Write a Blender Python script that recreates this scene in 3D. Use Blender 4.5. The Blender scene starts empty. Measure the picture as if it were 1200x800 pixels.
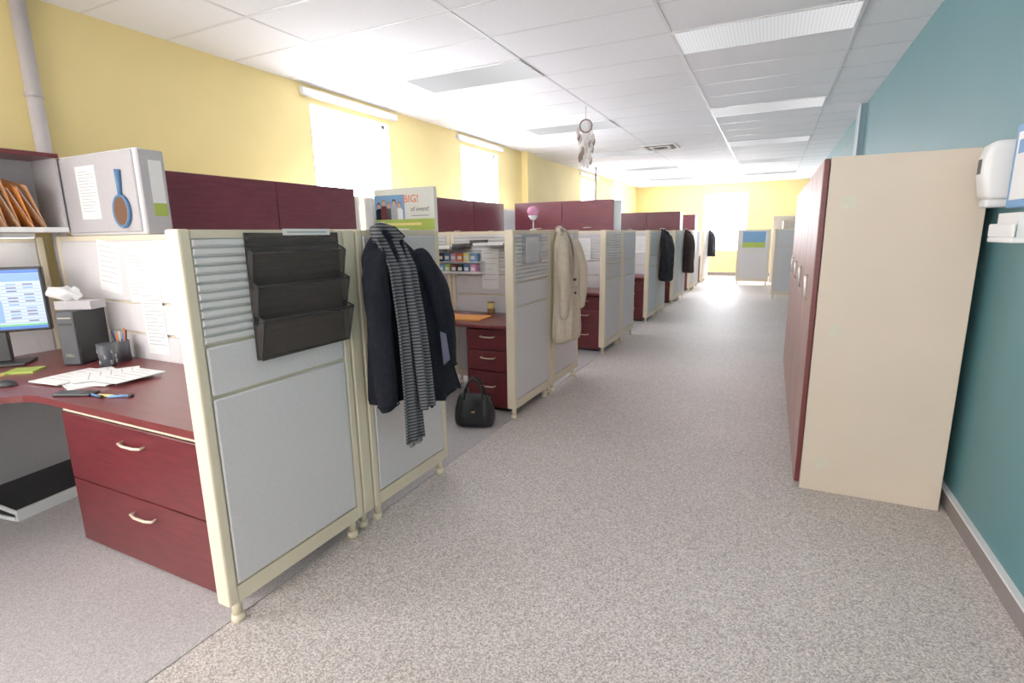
import bpy, bmesh, math, random
from mathutils import Vector, Matrix, Euler
random.seed(7)
S = bpy.context.scene
COL = S.collection

# ------------------------------------------------------------------ helpers
def lin(r, g, b):
    def f(c):
        c = c / 255.0
        return c / 12.92 if c <= 0.04045 else ((c + 0.055) / 1.055) ** 2.4
    return (f(r), f(g), f(b), 1.0)

def mat(name, rgb, rough=0.6, var=0.06, scale=8, bump=0.0, bscale=80, metal=0.0,
        stretch=(1, 1, 1), spec=0.5, emis=0.0, sheen=0.0, alpha=1.0):
    m = bpy.data.materials.new(name)
    m.use_nodes = True
    nt = m.node_tree
    bs = nt.nodes['Principled BSDF']
    tc = nt.nodes.new('ShaderNodeTexCoord')
    mp = nt.nodes.new('ShaderNodeMapping')
    mp.inputs['Scale'].default_value = stretch
    nt.links.new(tc.outputs['Object'], mp.inputs['Vector'])
    nz = nt.nodes.new('ShaderNodeTexNoise')
    nz.inputs['Scale'].default_value = scale
    nz.inputs['Detail'].default_value = 4
    nt.links.new(mp.outputs['Vector'], nz.inputs['Vector'])
    cr = nt.nodes.new('ShaderNodeValToRGB')
    c = lin(*rgb)
    cr.color_ramp.elements[0].position = 0.3
    cr.color_ramp.elements[1].position = 0.7
    cr.color_ramp.elements[0].color = tuple(x * (1 - var) for x in c[:3]) + (1,)
    cr.color_ramp.elements[1].color = tuple(min(1, x * (1 + var)) for x in c[:3]) + (1,)
    nt.links.new(nz.outputs['Fac'], cr.inputs['Fac'])
    nt.links.new(cr.outputs['Color'], bs.inputs['Base Color'])
    bs.inputs['Roughness'].default_value = rough
    bs.inputs['Metallic'].default_value = metal
    bs.inputs['Specular IOR Level'].default_value = spec
    bs.inputs['Alpha'].default_value = alpha
    if sheen:
        bs.inputs['Sheen Weight'].default_value = sheen
    if emis:
        nt.links.new(cr.outputs['Color'], bs.inputs['Emission Color'])
        bs.inputs['Emission Strength'].default_value = emis
    if bump:
        n2 = nt.nodes.new('ShaderNodeTexNoise')
        n2.inputs['Scale'].default_value = bscale
        n2.inputs['Detail'].default_value = 3
        nt.links.new(mp.outputs['Vector'], n2.inputs['Vector'])
        bp = nt.nodes.new('ShaderNodeBump')
        bp.inputs['Strength'].default_value = bump
        bp.inputs['Distance'].default_value = 0.01
        nt.links.new(n2.outputs['Fac'], bp.inputs['Height'])
        nt.links.new(bp.outputs['Normal'], bs.inputs['Normal'])
    return m

class MB:
    def __init__(s):
        s.v = []; s.f = []; s.m = []; s.sm = []; s.mats = []
    def mi(s, m):
        if m not in s.mats: s.mats.append(m)
        return s.mats.index(m)
    def add(s, vs, fs, m, smooth=False, M=None):
        o = len(s.v)
        for p in vs:
            p = Vector(p)
            if M is not None: p = M @ p
            s.v.append(p)
        i = s.mi(m)
        for k, f in enumerate(fs):
            s.f.append([o + a for a in f]); s.m.append(i)
            s.sm.append(smooth[k] if isinstance(smooth, list) else smooth)
        return s
    def box(s, lo, hi, m, M=None):
        x0, y0, z0 = lo; x1, y1, z1 = hi
        vs = [(x0,y0,z0),(x1,y0,z0),(x1,y1,z0),(x0,y1,z0),(x0,y0,z1),(x1,y0,z1),(x1,y1,z1),(x0,y1,z1)]
        fs = [(0,3,2,1),(4,5,6,7),(0,1,5,4),(1,2,6,5),(2,3,7,6),(3,0,4,7)]
        return s.add(vs, fs, m, False, M)
    def bbox(s, lo, hi, m, r=0.006, seg=2, M=None):
        bm = bmesh.new()
        bmesh.ops.create_cube(bm, size=1)
        sz = [hi[i] - lo[i] for i in range(3)]
        ce = [(hi[i] + lo[i]) / 2 for i in range(3)]
        for v in bm.verts:
            v.co = Vector([v.co[i] * sz[i] + ce[i] for i in range(3)])
        r = min(r, min(sz) * 0.49)
        bmesh.ops.bevel(bm, geom=bm.edges[:], offset=r, segments=seg, affect='EDGES', profile=0.5)
        bm.verts.ensure_lookup_table()
        vs = [v.co.copy() for v in bm.verts]
        fs = [[v.index for v in f.verts] for f in bm.faces]
        mx = max(f.calc_area() for f in bm.faces)
        sm = [f.calc_area() < 0.25 * mx for f in bm.faces] if seg > 2 else False
        bm.free()
        return s.add(vs, fs, m, sm, M)
    def cyl(s, p0, p1, r0, m, r1=None, n=16, M=None, caps=True):
        if r1 is None: r1 = r0
        return s.tube([p0, p1], [r0, r1], m, n, M, caps)
    def tube(s, pts, r, m, n=8, M=None, caps=True, closed=False):
        pts = [Vector(p) for p in pts]
        if not isinstance(r, (list, tuple)): r = [r] * len(pts)
        rings = []
        ref = None
        for i, p in enumerate(pts):
            if closed:
                d = pts[(i + 1) % len(pts)] - pts[i - 1]
            else:
                d = pts[min(i + 1, len(pts) - 1)] - pts[max(i - 1, 0)]
            d.normalize()
            if ref is None:
                ref = Vector((0, 0, 1)) if abs(d.z) < 0.9 else Vector((1, 0, 0))
            a = d.cross(ref)
            if a.length < 1e-4: a = d.cross(Vector((0.3, 1, 0.2)))
            a.normalize(); b = a.cross(d); b.normalize(); ref = b
            rings.append([p + (a * math.cos(2 * math.pi * k / n) + b * math.sin(2 * math.pi * k / n)) * r[i] for k in range(n)])
        return s.loft(rings, m, caps=caps, M=M, closed=closed)
    def loft(s, rings, m, caps=True, M=None, closed=False, smooth=True):
        n = len(rings[0]); vs = [p for rg in rings for p in rg]
        fs = []; sm = []
        R = len(rings)
        for i in range(R if closed else R - 1):
            j = (i + 1) % R
            for k in range(n):
                l = (k + 1) % n
                fs.append((i*n+k, i*n+l, j*n+l, j*n+k)); sm.append(smooth)
        if caps and not closed:
            fs.append(tuple(range(n))[::-1]); sm.append(False)
            fs.append(tuple((R-1)*n + k for k in range(n))); sm.append(False)
        return s.add(vs, fs, m, sm, M)
    def quad(s, a, b, c, d, m, M=None):
        return s.add([a, b, c, d], [(0, 1, 2, 3)], m, False, M)
    def prism(s, poly, z0, z1, m, M=None):
        n = len(poly)
        vs = [(x, y, z0) for x, y in poly] + [(x, y, z1) for x, y in poly]
        fs = [tuple(range(n))[::-1], tuple(range(n, 2*n))]
        for k in range(n):
            l = (k + 1) % n
            fs.append((k, l, n + l, n + k))
        return s.add(vs, fs, m, False, M)
    def obj(s, name, parent=None, loc=(0,0,0), rot=(0,0,0), label=None, cat=None, group=None, kind=None, subsurf=0):
        me = bpy.data.meshes.new(name)
        me.from_pydata([tuple(v) for v in s.v], [], s.f)
        for m in s.mats: me.materials.append(m)
        for i, p in enumerate(me.polygons):
            p.material_index = s.m[i]; p.use_smooth = bool(s.sm[i])
        bm = bmesh.new(); bm.from_mesh(me)
        bmesh.ops.recalc_face_normals(bm, faces=bm.faces[:])
        bm.to_mesh(me); bm.free()
        o = bpy.data.objects.new(name, me)
        o.location = loc; o.rotation_euler = rot
        COL.objects.link(o)
        if parent: o.parent = parent
        if label: o["label"] = label
        if cat: o["category"] = cat
        if group: o["group"] = group
        if kind: o["kind"] = kind
        if subsurf:
            md = o.modifiers.new("sub", 'SUBSURF'); md.levels = subsurf; md.render_levels = subsurf
        return o

def thing(name, loc, label, cat, group=None, rot=(0,0,0)):
    e = bpy.data.objects.new(name, None)
    e.empty_display_size = 0.1
    e.location = loc; e.rotation_euler = rot
    e["label"] = label; e["category"] = cat
    if group: e["group"] = group
    COL.objects.link(e)
    return e

def dup(root, loc, rot=None, label=None):
    def rec(o, par):
        n = o.copy()
        COL.objects.link(n)
        n.parent = par
        for c in list(o.children): rec(c, n)
        return n
    n = rec(root, None)
    n.location = loc
    if rot is not None: n.rotation_euler = rot
    if label: n["label"] = label
    return n

def textmesh(txt, size, m, parent, loc, rot, name="lettering"):
    cu = bpy.data.curves.new(name, 'FONT')
    cu.body = txt; cu.size = size; cu.align_x = 'CENTER'; cu.align_y = 'CENTER'
    cu.extrude = 0.0004
    t = bpy.data.objects.new(name, cu)
    COL.objects.link(t)
    dg = bpy.context.evaluated_depsgraph_get()
    me = bpy.data.meshes.new_from_object(t.evaluated_get(dg))
    me.name = name
    bpy.data.objects.remove(t)
    me.materials.clear(); me.materials.append(m)
    o = bpy.data.objects.new(name, me)
    o.location = loc; o.rotation_euler = rot
    COL.objects.link(o)
    if parent: o.parent = parent
    return o

# ------------------------------------------------------------------ materials
M_yel = mat('yellow_paint', (239, 216, 146), 0.7, 0.03, 2, 0.1, 150)
M_teal = mat('teal_paint', (80, 126, 132), 0.55, 0.03, 2, 0.1, 150)
M_tealpale = mat('pale_teal_paint', (140, 168, 178), 0.55, 0.03, 2)
M_cream = mat('cream_metal', (230, 216, 188), 0.45, 0.03, 6)
M_lockside = mat('beige_laminate', (211, 195, 176), 0.5, 0.03, 3)
M_fab = mat('grey_fabric', (217, 213, 214), 0.9, 0.04, 120, 0.15, 300)
M_fabd = mat('mid_grey_fabric', (182, 179, 182), 0.9, 0.05, 120, 0.15, 300)
M_slat = mat('slat_grey', (222, 219, 218), 0.5, 0.03, 10)
M_slatgap = mat('slat_shadow_grey', (196, 192, 192), 0.7, 0.03, 10)
M_maroon = mat('maroon_laminate', (98, 32, 37), 0.32, 0.25, 6, 0, 80, stretch=(1, 1, 9))
M_maroonp = mat('glow_tinted_maroon', (112, 46, 58), 0.32, 0.2, 6, 0, 80, stretch=(1, 1, 9))  # overhead maroon with a purple backlight glow put into the colour
M_doorface = mat('glare_lightened_maroon', (168, 134, 126), 0.5, 0.12, 5, stretch=(1, 1, 0.3), spec=0.4)  # maroon door face, grazing glare put into its lighter colour
M_maroonx = mat('maroon_worktop', (110, 46, 46), 0.3, 0.15, 5, stretch=(1, 6, 1))
M_white = mat('white_plastic', (236, 236, 236), 0.4, 0.02, 5)
M_offw = mat('off_white_metal', (225, 225, 226), 0.45, 0.02, 5)
M_tag = mat('muted_label', (176, 150, 142), 0.45, 0.02, 5)
M_paper = mat('paper', (238, 238, 236), 0.8, 0.02, 8)
M_ink = mat('ink_grey', (160, 162, 168), 0.8, 0.05, 30)
M_black = mat('black_plastic', (30, 31, 34), 0.4, 0.1, 10)
M_dgrey = mat('dark_grey_plastic', (66, 68, 74), 0.45, 0.1, 10)
M_mesh = mat('black_wire_mesh', (70, 63, 60), 0.6, 0.2, 350, 0.2, 500, metal=0.1, alpha=0.66)
M_rim = mat('wire_rim', (48, 46, 47), 0.35, 0.05, 10, metal=0.5)
M_metal = mat('brushed_metal', (190, 188, 180), 0.3, 0.05, 20, metal=0.9)
M_handle = mat('cream_handle', (226, 208, 182), 0.3, 0.03, 10, metal=0.2)
M_navy = mat('navy_wool', (26, 28, 36), 0.95, 0.25, 60, 0.3, 200, spec=0.2)
M_navyd = mat('navy_wool_seam', (14, 15, 20), 0.95, 0.2, 60, spec=0.2)
M_lining = mat('grey_lining', (104, 104, 128), 0.7, 0.1, 20)
M_tan = mat('tan_cotton', (206, 192, 170), 0.85, 0.08, 30, 0.2, 100)
M_blackcoat = mat('black_cotton', (36, 36, 42), 0.85, 0.2, 30, 0.2, 100)
M_browncoat = mat('brown_wool', (70, 52, 48), 0.9, 0.2, 30, 0.2, 100)
M_leather = mat('black_leather', (20, 20, 24), 0.28, 0.2, 30, 0.3, 60)
M_gold = mat('brass', (190, 160, 90), 0.25, 0.05, 20, metal=1)
M_folder = mat('manila_card', (222, 166, 118), 0.75, 0.06, 20)
M_orange = mat('orange_card', (238, 156, 76), 0.7, 0.05, 20)
M_blue = mat('blue_plastic', (70, 115, 160), 0.4, 0.05, 10)
M_glass = mat('mirror_glass', (150, 116, 92), 0.2, 0.1, 3, metal=0.5)
M_green = mat('lime_print', (168, 188, 80), 0.6, 0.05, 10)
M_red = mat('orange_red_print', (230, 110, 50), 0.6, 0.03, 10)
M_yprint = mat('yellow_print', (238, 222, 130), 0.6, 0.03, 10)
M_pink = mat('pink_fluff', (226, 150, 186), 0.9, 0.15, 60, 0.5, 120)
M_skin = mat('printed_skin', (205, 155, 128), 0.7, 0.05, 20)
M_taupe = mat('taupe_vinyl', (128, 118, 116), 0.6, 0.05, 20)
M_pipe = mat('pipe_grey', (184, 178, 178), 0.5, 0.04, 10)
M_feather = mat('feather', (196, 188, 180), 0.9, 0.15, 60)
M_twig = mat('brown_cord', (140, 120, 106), 0.9, 0.15, 60)
M_tbar = mat('ceiling_grid_white', (226, 226, 230), 0.5, 0.02, 5)
M_sky = mat('posted_blue', (110, 155, 200), 0.6, 0.05, 10)
M_brown = mat('brown_tin', (150, 110, 70), 0.5, 0.1, 20)
M_stick = mat('faint_sticker', (205, 200, 180), 0.5, 0.05, 30)
M_clear = mat('clear_plastic', (205, 205, 210), 0.2, 0.03, 10, alpha=0.35)
M_ceil = mat('acoustic_tile', (244, 244, 248), 0.9, 0.04, 160, 0.2, 220)

def carpet(name, cols, scale, bump):
    """loop-pile carpet: random tone per voronoi tuft"""
    m = bpy.data.materials.new(name); m.use_nodes = True
    nt = m.node_tree; bs = nt.nodes['Principled BSDF']
    tc = nt.nodes.new('ShaderNodeTexCoord')
    vo = nt.nodes.new('ShaderNodeTexVoronoi'); vo.inputs['Scale'].default_value = scale
    vo.voronoi_dimensions = '2D'
    nt.links.new(tc.outputs['Object'], vo.inputs['Vector'])
    sp = nt.nodes.new('ShaderNodeSeparateColor'); nt.links.new(vo.outputs['Color'], sp.inputs[0])
    cr = nt.nodes.new('ShaderNodeValToRGB')
    el = cr.color_ramp.elements
    el[0].position = cols[0][0]; el[0].color = lin(*cols[0][1])
    el[1].position = cols[-1][0]; el[1].color = lin(*cols[-1][1])
    for p, c in cols[1:-1]:
        e = el.new(p); e.color = lin(*c)
    nt.links.new(sp.outputs[0], cr.inputs['Fac'])
    big = nt.nodes.new('ShaderNodeTexNoise'); big.inputs['Scale'].default_value = 1.2
    nt.links.new(tc.outputs['Object'], big.inputs['Vector'])
    mr = nt.nodes.new('ShaderNodeMapRange')
    mr.inputs['From Min'].default_value = 0.3; mr.inputs['From Max'].default_value = 0.7
    mr.inputs['To Min'].default_value = 0.95; mr.inputs['To Max'].default_value = 1.04
    nt.links.new(big.outputs['Fac'], mr.inputs['Value'])
    vm = nt.nodes.new('ShaderNodeVectorMath'); vm.operation = 'SCALE'
    nt.links.new(cr.outputs['Color'], vm.inputs[0]); nt.links.new(mr.outputs['Result'], vm.inputs['Scale'])
    nt.links.new(vm.outputs['Vector'], bs.inputs['Base Color'])
    bs.inputs['Roughness'].default_value = 0.6
    bs.inputs['Specular IOR Level'].default_value = 0.45
    bp = nt.nodes.new('ShaderNodeBump'); bp.inputs['Strength'].default_value = bump; bp.inputs['Distance'].default_value = 0.002
    bp.invert = True
    nt.links.new(vo.outputs['Distance'], bp.inputs['Height']); nt.links.new(bp.outputs['Normal'], bs.inputs['Normal'])
    return m
M_carpet = carpet('speckled_carpet', [(0.0, (146, 135, 130)), (0.25, (171, 160, 154)), (0.6, (197, 187, 181)), (1.0, (224, 215, 208))], 205, 0.12)
M_carpet2 = carpet('grey_carpet', [(0.0, (158, 152, 151)), (0.5, (177, 171, 170)), (1.0, (196, 191, 190))], 230, 0.1)

def emit(name, rgb, st):
    m = bpy.data.materials.new(name); m.use_nodes = True
    nt = m.node_tree; nt.nodes.clear()
    out = nt.nodes.new('ShaderNodeOutputMaterial'); e = nt.nodes.new('ShaderNodeEmission')
    tc = nt.nodes.new('ShaderNodeTexCoord'); nz = nt.nodes.new('ShaderNodeTexNoise'); nz.inputs['Scale'].default_value = 0.7
    nt.links.new(tc.outputs['Object'], nz.inputs['Vector'])
    mr = nt.nodes.new('ShaderNodeMapRange'); mr.inputs['To Min'].default_value = st * 0.9; mr.inputs['To Max'].default_value = st * 1.1
    nt.links.new(nz.outputs['Fac'], mr.inputs['Value']); nt.links.new(mr.outputs['Result'], e.inputs['Strength'])
    e.inputs['Color'].default_value = lin(*rgb)
    nt.links.new(e.outputs[0], out.inputs[0])
    return m
M_day = emit('daylight_pane', (246, 247, 255), 21.0)
M_dayfar = emit('daylight_pane_far', (250, 249, 255), 50.0)
M_fillpane = emit('fill_pane_front', (255, 251, 250), 9.5)  # fill glow for the added window behind the camera
M_task = emit('task_lamp_glow', (255, 250, 238), 3.0)

def lens_mat():
    m = bpy.data.materials.new('prismatic_lens'); m.use_nodes = True
    nt = m.node_tree; nt.nodes.clear()
    out = nt.nodes.new('ShaderNodeOutputMaterial'); e = nt.nodes.new('ShaderNodeEmission')
    tc = nt.nodes.new('ShaderNodeTexCoord')
    ck = nt.nodes.new('ShaderNodeTexVoronoi'); ck.inputs['Scale'].default_value = 40
    ck.inputs['Randomness'].default_value = 0.0
    nt.links.new(tc.outputs['Object'], ck.inputs['Vector'])
    mr = nt.nodes.new('ShaderNodeMapRange'); mr.inputs['From Min'].default_value = 0.15; mr.inputs['From Max'].default_value = 0.6
    mr.inputs['To Min'].default_value = 0.98; mr.inputs['To Max'].default_value = 0.66
    nt.links.new(ck.outputs['Distance'], mr.inputs['Value'])
    # ends of the diffuser glow a little more than the middle
    sp = nt.nodes.new('ShaderNodeSeparateXYZ'); nt.links.new(tc.outputs['Object'], sp.inputs[0])
    sn = nt.nodes.new('ShaderNodeMath'); sn.operation = 'MULTIPLY'; sn.inputs[1].default_value = 2*math.pi/1.27
    nt.links.new(sp.outputs['X'], sn.inputs[0])
    cs = nt.nodes.new('ShaderNodeMath'); cs.operation = 'COSINE'; nt.links.new(sn.outputs[0], cs.inputs[0])
    ma = nt.nodes.new('ShaderNodeMath'); ma.operation = 'MULTIPLY_ADD'; ma.inputs[1].default_value = 0.1; ma.inputs[2].default_value = 0.98
    nt.links.new(cs.outputs[0], ma.inputs[0])
    mu = nt.nodes.new('ShaderNodeMath'); mu.operation = 'MULTIPLY'
    nt.links.new(ma.outputs[0], mu.inputs[0]); nt.links.new(mr.outputs['Result'], mu.inputs[1])
    nt.links.new(mu.outputs[0], e.inputs['Strength'])
    e.inputs['Color'].default_value = lin(250, 250, 252)
    nt.links.new(e.outputs[0], out.inputs[0])
    return m
M_lens = lens_mat()

def stripe_mat():
    m = bpy.data.materials.new('striped_knit'); m.use_nodes = True
    nt = m.node_tree; bs = nt.nodes['Principled BSDF']
    tc = nt.nodes.new('ShaderNodeTexCoord')
    w = nt.nodes.new('ShaderNodeTexWave'); w.bands_direction = 'Z'; w.inputs['Scale'].default_value = 20
    w.inputs['Distortion'].default_value = 0.4; w.inputs['Detail'].default_value = 1
    nt.links.new(tc.outputs['Object'], w.inputs['Vector'])
    cr = nt.nodes.new('ShaderNodeValToRGB')
    cr.color_ramp.elements[0].position = 0.4; cr.color_ramp.elements[0].color = lin(46, 45, 50)
    cr.color_ramp.elements[1].position = 0.75; cr.color_ramp.elements[1].color = lin(112, 112, 116)
    nt.links.new(w.outputs['Fac'], cr.inputs['Fac']); nt.links.new(cr.outputs['Color'], bs.inputs['Base Color'])
    bs.inputs['Roughness'].default_value = 0.95
    return m
M_stripe = stripe_mat()

# ------------------------------------------------------------------ room
XL, XR, YN, YF, ZC = -4.25, 0.92, -3.2, 18.6, 2.91
b = MB(); b.box((XL-0.3, YN-0.3, -0.2), (XR+0.3, YF+0.3, 0), M_carpet)
b.obj('floor', kind='structure')
b = MB(); b.box((XL, YN, 0.0), (-1.74, 17.1, 0.004), M_carpet2)
b.obj('floor_cubicle_carpet', kind='structure')
b = MB(); b.box((XL-0.3, YN-0.3, ZC), (XR+0.3, YF+0.3, ZC+0.2), M_ceil)
b.obj('ceiling', kind='structure')
GX, GY, X0, Y0 = 1.27, 0.565, -0.81, 4.48
b = MB()
k = -3
while X0 + k*GX < XR:
    x = X0 + k*GX
    if x > XL: b.box((x-0.012, YN, ZC-0.003), (x+0.012, YF, ZC-0.0005), M_tbar)
    k += 1
k = -13
while Y0 + k*GY < YF:
    y = Y0 + k*GY
    b.box((XL, y-0.012, ZC-0.0026), (XR, y+0.012, ZC-0.0005), M_tbar); k += 1
b.obj('trim_1', kind='structure')

def wall_x(name, x0, x1, y0, y1, z1, ops, m):
    b = MB(); y = y0
    for (a, c, zb, zt) in sorted(ops):
        b.box((x0, y, 0), (x1, a, z1), m)
        b.box((x0, a, 0), (x1, c, zb), m)
        b.box((x0, a, zt), (x1, c, z1), m)
        y = c
    b.box((x0, y, 0), (x1, y1, z1), m)
    return b.obj(name, kind='structure')
def wall_y(name, y0, y1, x0, x1, z1, ops, m):
    b = MB(); x = x0
    for (a, c, zb, zt) in sorted(ops):
        b.box((x, y0, 0), (a, y1, z1), m)
        b.box((a, y0, 0), (c, y1, zb), m)
        b.box((a, y0, zt), (c, y1, z1), m)
        x = c
    b.box((x, y0, 0), (x1, y1, z1), m)
    return b.obj(name, kind='structure')
wins = [(-1.6, -0.4), (4.16, 5.39), (7.04, 8.24), (12.6, 13.8), (15.4, 16.6)]
wall_x('wall_left', XL-0.25, XL, YN, YF, ZC, [(a, c, 0.95, 2.74) for a, c in wins], M_yel)
wall_x('wall_right', XR, XR+0.25, YN, YF, ZC, [], M_teal)
wall_y('wall_back', YF, YF+0.25, XL-0.25, XR+0.25, ZC, [(-2.08, -0.74, 0.78, 2.62)], M_yel)
wall_y('wall_front', YN-0.25, YN, XL-0.25, XR+0.25, ZC, [(-3.6, 0.2, 0.8, 2.6)], M_yel)  # opening for the added fill window

def window_x(n, y0, y1, z0, z1):
    b = MB(); x = XL-0.10
    for (a, c, d, e) in [(y0, y0+0.05, z0, z1), (y1-0.05, y1, z0, z1), (y0, y1, z0, z0+0.05), (y0, y1, z1-0.05, z1)]:
        b.box((x-0.02, a, d), (x+0.04, c, e), M_offw)
    for (a, c, d, e) in [(y0, y0+0.012, z0, z1), (y1-0.012, y1, z0, z1), (y0, y1, z0, z0+0.012), (y0, y1, z1-0.012, z1)]:
        b.box((x, a, d), (XL+0.004, c, e), M_white)
    b.box((XL-0.10, y0, z0), (XL+0.03, y1, z0+0.02), M_offw)
    b.box((x-0.015, y0+0.05, z0+0.05), (x, y1-0.05, z1-0.05), M_day)
    b.obj('window_%d' % n, kind='structure')
def window_y(n, x0, x1, z0, z1, y, m):
    b = MB()
    for (a, c, d, e) in [(x0, x0+0.05, z0, z1), (x1-0.05, x1, z0, z1), (x0, x1, z0, z0+0.05), (x0, x1, z1-0.05, z1), (x0, x1, z0+0.45, z0+0.49)]:
        b.box((a, y-0.02, d), (c, y+0.04, e), M_offw)
    b.box((x0+0.05, y, z0+0.05), (x1-0.05, y+0.015, z1-0.05), m)
    b.obj('window_%d' % n, kind='structure')
for i, (a, c) in enumerate(wins): window_x(i+1, a, c, 0.95, 2.74)
window_y(6, -2.08, -0.74, 0.78, 2.62, YF+0.06, M_dayfar)
window_y(7, -3.6, 0.2, 0.8, 2.6, YN-0.12, M_fillpane)  # unseen window added behind the camera as frontal fill light

b = MB(); b.box((XR-0.022, YN, 0), (XR, YF, 0.085), M_taupe); b.box((XR-0.026, YN, 0.085), (XR, YF, 0.095), M_offw)
b.obj('baseboard_right', kind='structure')
b = MB(); b.box((XL, YF-0.02, 0), (XR, YF, 0.1), M_taupe); b.obj('baseboard_back', kind='structure')
b = MB(); b.box((XL, YN, 0), (XL+0.02, YF, 0.1), M_taupe); b.obj('baseboard_left', kind='structure')
b = MB(); b.box((XR-0.06, 8.0, 0), (XR, 8.35, ZC), M_tealpale); b.box((XR-0.07, 7.98, 0), (XR-0.06, 8.03, ZC), M_offw)
b.obj('trim_2', kind='structure')
b = MB(); b.box((XL, 9.2, 0.0), (XL+0.12, 9.5, ZC), M_yel); b.obj('trim_3', kind='structure')

for i, (a, c) in enumerate(wins[1:]):
    e = thing('roller_blind', (XL+0.002, a-0.12, 2.80), 'slim white roller blind case above the window', 'blind', 'window blinds')
    MB().bbox((0, 0, 0), (0.055, c-a+0.24, 0.065), M_white, 0.012, 3).obj('blind_case', e)
    MB().cyl((0.03, 0.01, -0.006), (0.03, c-a+0.23, -0.006), 0.008, M_offw).obj('blind_roll', e)

# ceiling lights
fx = thing('ceiling_light', (X0, Y0, ZC), 'recessed fluorescent ceiling light with prismatic lens', 'ceiling light', 'ceiling lights')
b = MB()
for lo, hi in [((0.0, 0, -0.010), (0.025, GY, -0.001)), ((GX-0.025, 0, -0.010), (GX, GY, -0.001)), ((0.025, 0, -0.010), (GX-0.025, 0.02, -0.001)), ((0.025, GY-0.02, -0.010), (GX-0.025, GY, -0.001))]:
    b.box(lo, hi, M_tbar)
b.obj('light_frame', fx)
MB().box((0.025, 0.02, -0.008), (GX-0.025, GY-0.02, -0.002), M_lens).obj('lens', fx)
for row in (0, -2):
    for j in range(-2, 5):
        if row == 0 and j == 0: continue
        dup(fx, (X0 + row*GX, Y0 + j*5*GY, ZC))
e = thing('air_vent', (-1.9, 10.0, ZC), 'white square ceiling air diffuser', 'air vent')
b = MB()
for i in range(4):
    r = 0.28 - i*0.065
    for s_ in (-1, 1):
        b.box((-r, s_*r-0.02, -0.02-0.004*i), (r, s_*r+0.02, -0.001), M_offw if i % 2 == 0 else M_dgrey)
        b.box((s_*r-0.02, -r, -0.02-0.004*i), (s_*r+0.02, r, -0.001), M_offw if i % 2 == 0 else M_dgrey)
b.obj('grille', e)

# pipe on wall
e = thing('wall_pipe', (XL+0.055, 1.86, 0.004), 'grey-painted vertical pipe against the yellow wall', 'pipe')
MB().cyl((0, 0, 0), (0, 0, ZC-0.01), 0.042, M_pipe, n=20).obj('pipe_run', e)
for z in (0.9, 2.3): MB().cyl((0, 0, z), (0, 0, z+0.04), 0.046, M_pipe, n=20).obj('pipe_collar', e)

# ------------------------------------------------------------------ partition panels
PH = 1.455
def slat_tile(sx, w):
    b = MB(); x = 0.022*sx
    b.box((min(x, x+0.006*sx), 0.045, 1.07), (max(x, x+0.006*sx), w-0.045, 1.425), M_slatgap)
    n = 12; p = (1.425-1.07)/n
    for i in range(n):
        z = 1.07 + i*p
        prof = [(x+0.006*sx, z+0.000), (x+0.018*sx, z+0.009), (x+0.018*sx, z+p-0.006), (x+0.006*sx, z+p-0.004)]
        vs = [(a, 0.045, c) for a, c in prof] + [(a, w-0.045, c) for a, c in prof]
        b.add(vs, [(0,1,2,3), (7,6,5,4), (0,4,5,1), (1,5,6,2), (2,6,7,3), (3,7,4,0)], M_slat)
    return b
def make_panel(w, loc, label, group, slat=True, rot=0.0, h=PH):
    e = thing('partition_panel', loc, label, 'partition', group, (0, 0, rot))
    b = MB()
    b.bbox((-0.035, 0, 0.09), (0.035, 0.042, h), M_cream, 0.008, 2)
    b.bbox((-0.035, w-0.042, 0.09), (0.035, w, h), M_cream, 0.008, 2)
    b.box((-0.032, 0.042, h-0.03), (0.032, w-0.042, h-0.002), M_cream)
    b.box((-0.034, 0.042, 0.09), (0.034, w-0.042, 0.155), M_cream)
    b.box((-0.022, 0.042, 0.155), (0.022, w-0.042, h-0.03), M_cream)
    b.obj('frame', e)
    for sx in (1, -1):
        lo = lambda z0, z1: ((min(0.022*sx, 0.036*sx), 0.046, z0), (max(0.022*sx, 0.036*sx), w-0.046, z1))
        if slat:
            slat_tile(sx, w).obj('slat_tile', e)
        else:
            a, c = lo(1.072, h-0.031); MB().bbox(a, c, M_fab, 0.01, 3).obj('fabric_tile', e)
        a, c = lo(0.888, 1.06); MB().bbox(a, c, M_fab, 0.01, 3).obj('fabric_tile', e)
        a, c = lo(0.162, 0.876); MB().bbox(a, c, M_fab, 0.01, 3).obj('fabric_tile', e)
    for y in (0.05, w-0.05):
        MB().cyl((0, y, 0), (0, y, 0.03), 0.026, M_cream, 0.022).cyl((0, y, 0.03), (0, y, 0.1), 0.018, M_cream).obj('foot', e)
    return e
AX = -1.725; PER = 2.43
pa = make_panel(0.72, (AX, 1.06, 0), 'cream-framed partition with slatted top and grey fabric tiles', 'aisle partitions')
pb = make_panel(0.67, (AX, 1.865, 0), 'cream-framed partition with grey fabric tiles', 'aisle partitions', slat=False)
for k in range(1, 7):
    dup(pa, (AX, 1.06+PER*k, 0)); dup(pb, (AX, 1.865+PER*k, 0))
TY = [1.822 + PER*k for k in range(7)]
t1 = make_panel(1.2, (-1.69, TY[0], 0), 'cream-framed grey fabric partition at right angles to the aisle', 'cross partitions', slat=False, rot=math.pi/2)
dup(t1, (-2.895, TY[0], 0))
t2 = make_panel(1.0, (-1.69, TY[1], 0), 'cream-framed slatted partition at right angles to the aisle', 'cross partitions', rot=math.pi/2)
dup(t2, (-2.695, TY[1], 0))
for k in range(2, 7):
    dup(t2, (-1.69, TY[k], 0)); dup(t2, (-2.695, TY[k], 0))
sp = make_panel(1.15, (-3.76, 1.90, 0), 'tall cream-framed partition carrying overhead cabinets', 'spine partitions', slat=False, h=1.82)
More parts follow.
